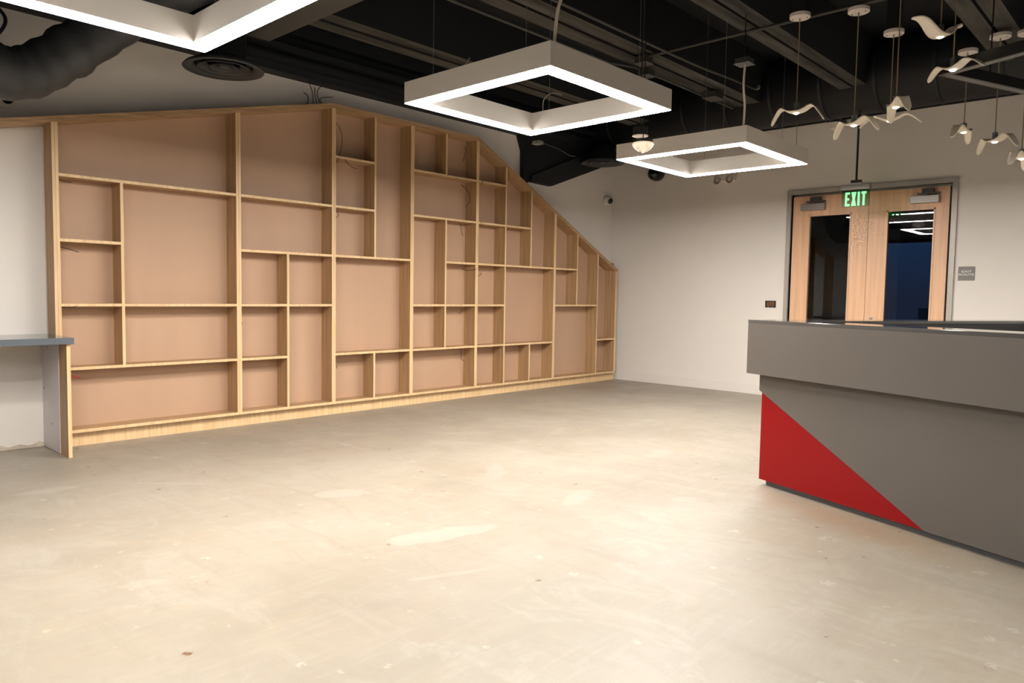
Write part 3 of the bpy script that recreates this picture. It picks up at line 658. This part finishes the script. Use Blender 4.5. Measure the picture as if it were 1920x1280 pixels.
# ------------------------------------------------------------------ loose low-voltage wires in the cells
def wire(pts, label, m='wire', r=0.0028):
    o = B().tube(smooth_path(pts), r, 5).build('loose_wire', m); tag(o, label, 'wire', 'loose wires on the shelving'); return o
yb_ = YB-0.006
wire([(1.735, 6.2, 1.995), (1.79, 6.21, 1.985), (1.83, 6.2, 1.98)], 'short wire in the left cell under the long top shelf')
wire([(1.735, 6.19, 1.500), (1.80, 6.18, 1.485), (1.86, 6.17, 1.465)], 'straight wire poking out in the second left cell')
wire([(1.735, 6.17, 1.053), (1.79, 6.17, 1.053), (1.84, 6.17, 1.059)], 'short wire tucked under the middle shelf at far left')
wire([(1.76, 6.18, 0.555), (1.80, 6.17, 0.54), (1.85, 6.16, 0.525)], 'wire with a red tip in the long bottom left cell', 'redwire', 0.003)
wire([(3.137, 6.2, 0.98), (3.145, 6.19, 0.93), (3.155, 6.19, 0.91), (3.14, 6.18, 0.88), (3.148, 6.18, 0.85)], 'tangled wire beside the second upright below the middle shelf', r=0.004)
wire([(4.10, 6.2, 2.84), (4.16, 6.2, 2.80), (4.20, 6.2, 2.70), (4.19, 6.2, 2.60), (4.14, 6.17, 2.50), (4.10, 6.145, 2.44)], 'long wire arching in the top cell right of the peak')
wire([(4.20, 6.16, 2.49), (4.25, 6.16, 2.44), (4.31, 6.17, 2.42), (4.37, 6.19, 2.42)], 'wire hanging from the shelf below the arched wire')
wire([(4.10, 6.2, 1.99), (4.14, 6.19, 1.97), (4.15, 6.19, 1.94), (4.12, 6.19, 1.92), (4.10, 6.2, 1.925)], 'curled wire in the third cell below the peak')
wire([(4.10, 6.19, 1.48), (4.13, 6.18, 1.51), (4.15, 6.18, 1.53)], 'short slanting wire at the top of the big centre cell')
wire([(4.10, 6.19, 0.51), (4.12, 6.18, 0.48), (4.13, 6.18, 0.45)], 'short wire in the low cell under the big centre cell')
wire([(5.93, yb_, 2.90), (5.95, yb_-0.02, 2.86), (5.92, yb_-0.03, 2.79), (5.90, yb_-0.03, 2.72)], 'wire hanging in the small top cell before the slope starts')
wire([(5.90, yb_, 2.46), (5.955, 6.25, 2.36), (5.955, 6.24, 2.26), (5.90, 6.25, 2.20)], 'bowed wire in the wide cell before the slope starts')
wire([(5.90, yb_, 2.0), (5.90, 6.31, 1.93), (5.91, 6.3, 1.87)], 'wire down the corner of the cell below the bowed wire')
wire([(5.90, 6.3, 1.49), (5.93, 6.25, 1.475), (5.96, 6.17, 1.48), (5.99, 6.14, 1.49)], 'wire crossing the front of the fourth double upright')
wire([(6.03, 6.2, 1.43), (6.08, 6.19, 1.415), (6.12, 6.19, 1.45)], 'hooked wire just right of the fourth double upright')
wire([(5.90, 6.3, 1.03), (5.87, 6.27, 0.99), (5.84, 6.26, 0.975), (5.81, 6.26, 0.985)], 'bent wire in the small cell under the middle shelf')
wire([(5.91, 6.31, 0.58), (5.91, 6.3, 0.50), (5.90, 6.29, 0.45), (5.93, 6.27, 0.42)], 'wire hanging in the wide low cell')
wire([(6.04, 6.14, 2.505), (6.06, 6.13, 2.49), (6.05, 6.14, 2.46)], 'tiny wire hook on the upper shelf right of the slope start')
wire([(6.04, 6.14, 2.03), (6.07, 6.13, 2.01), (6.05, 6.14, 1.98)], 'tiny wire hook on the second shelf right of the slope start')
for k, (dx, h) in enumerate(((0, 0.22), (0.05, 0.17), (0.09, 0.24), (-0.07, 0.1), (0.14, 0.12))):
    wire([(3.92+dx, 6.26, 2.95), (3.90+dx*0.6, 6.25, 2.97+h*0.5), (3.86+dx*1.5+(0.06 if k > 1 else 0), 6.26, 2.96+h)], ['tallest-left wire sprouting behind the peak', 'middle wire sprouting behind the peak', 'right wire sprouting behind the peak', 'low left wire behind the peak', 'low right wire behind the peak'][k], r=0.004)
wire([(8.76, 6.25, 1.60), (8.80, 6.24, 1.67), (8.83, 6.24, 1.66), (8.83, 6.25, 1.58)], 'wire loop on top of the low right end of the shelving', r=0.005)

# untagged check
for o in COL.objects:
    if o.type == 'MESH' and o.parent is None and 'kind' not in o.keys() and 'label' not in o.keys(): print('UNTAGGED', o.name)
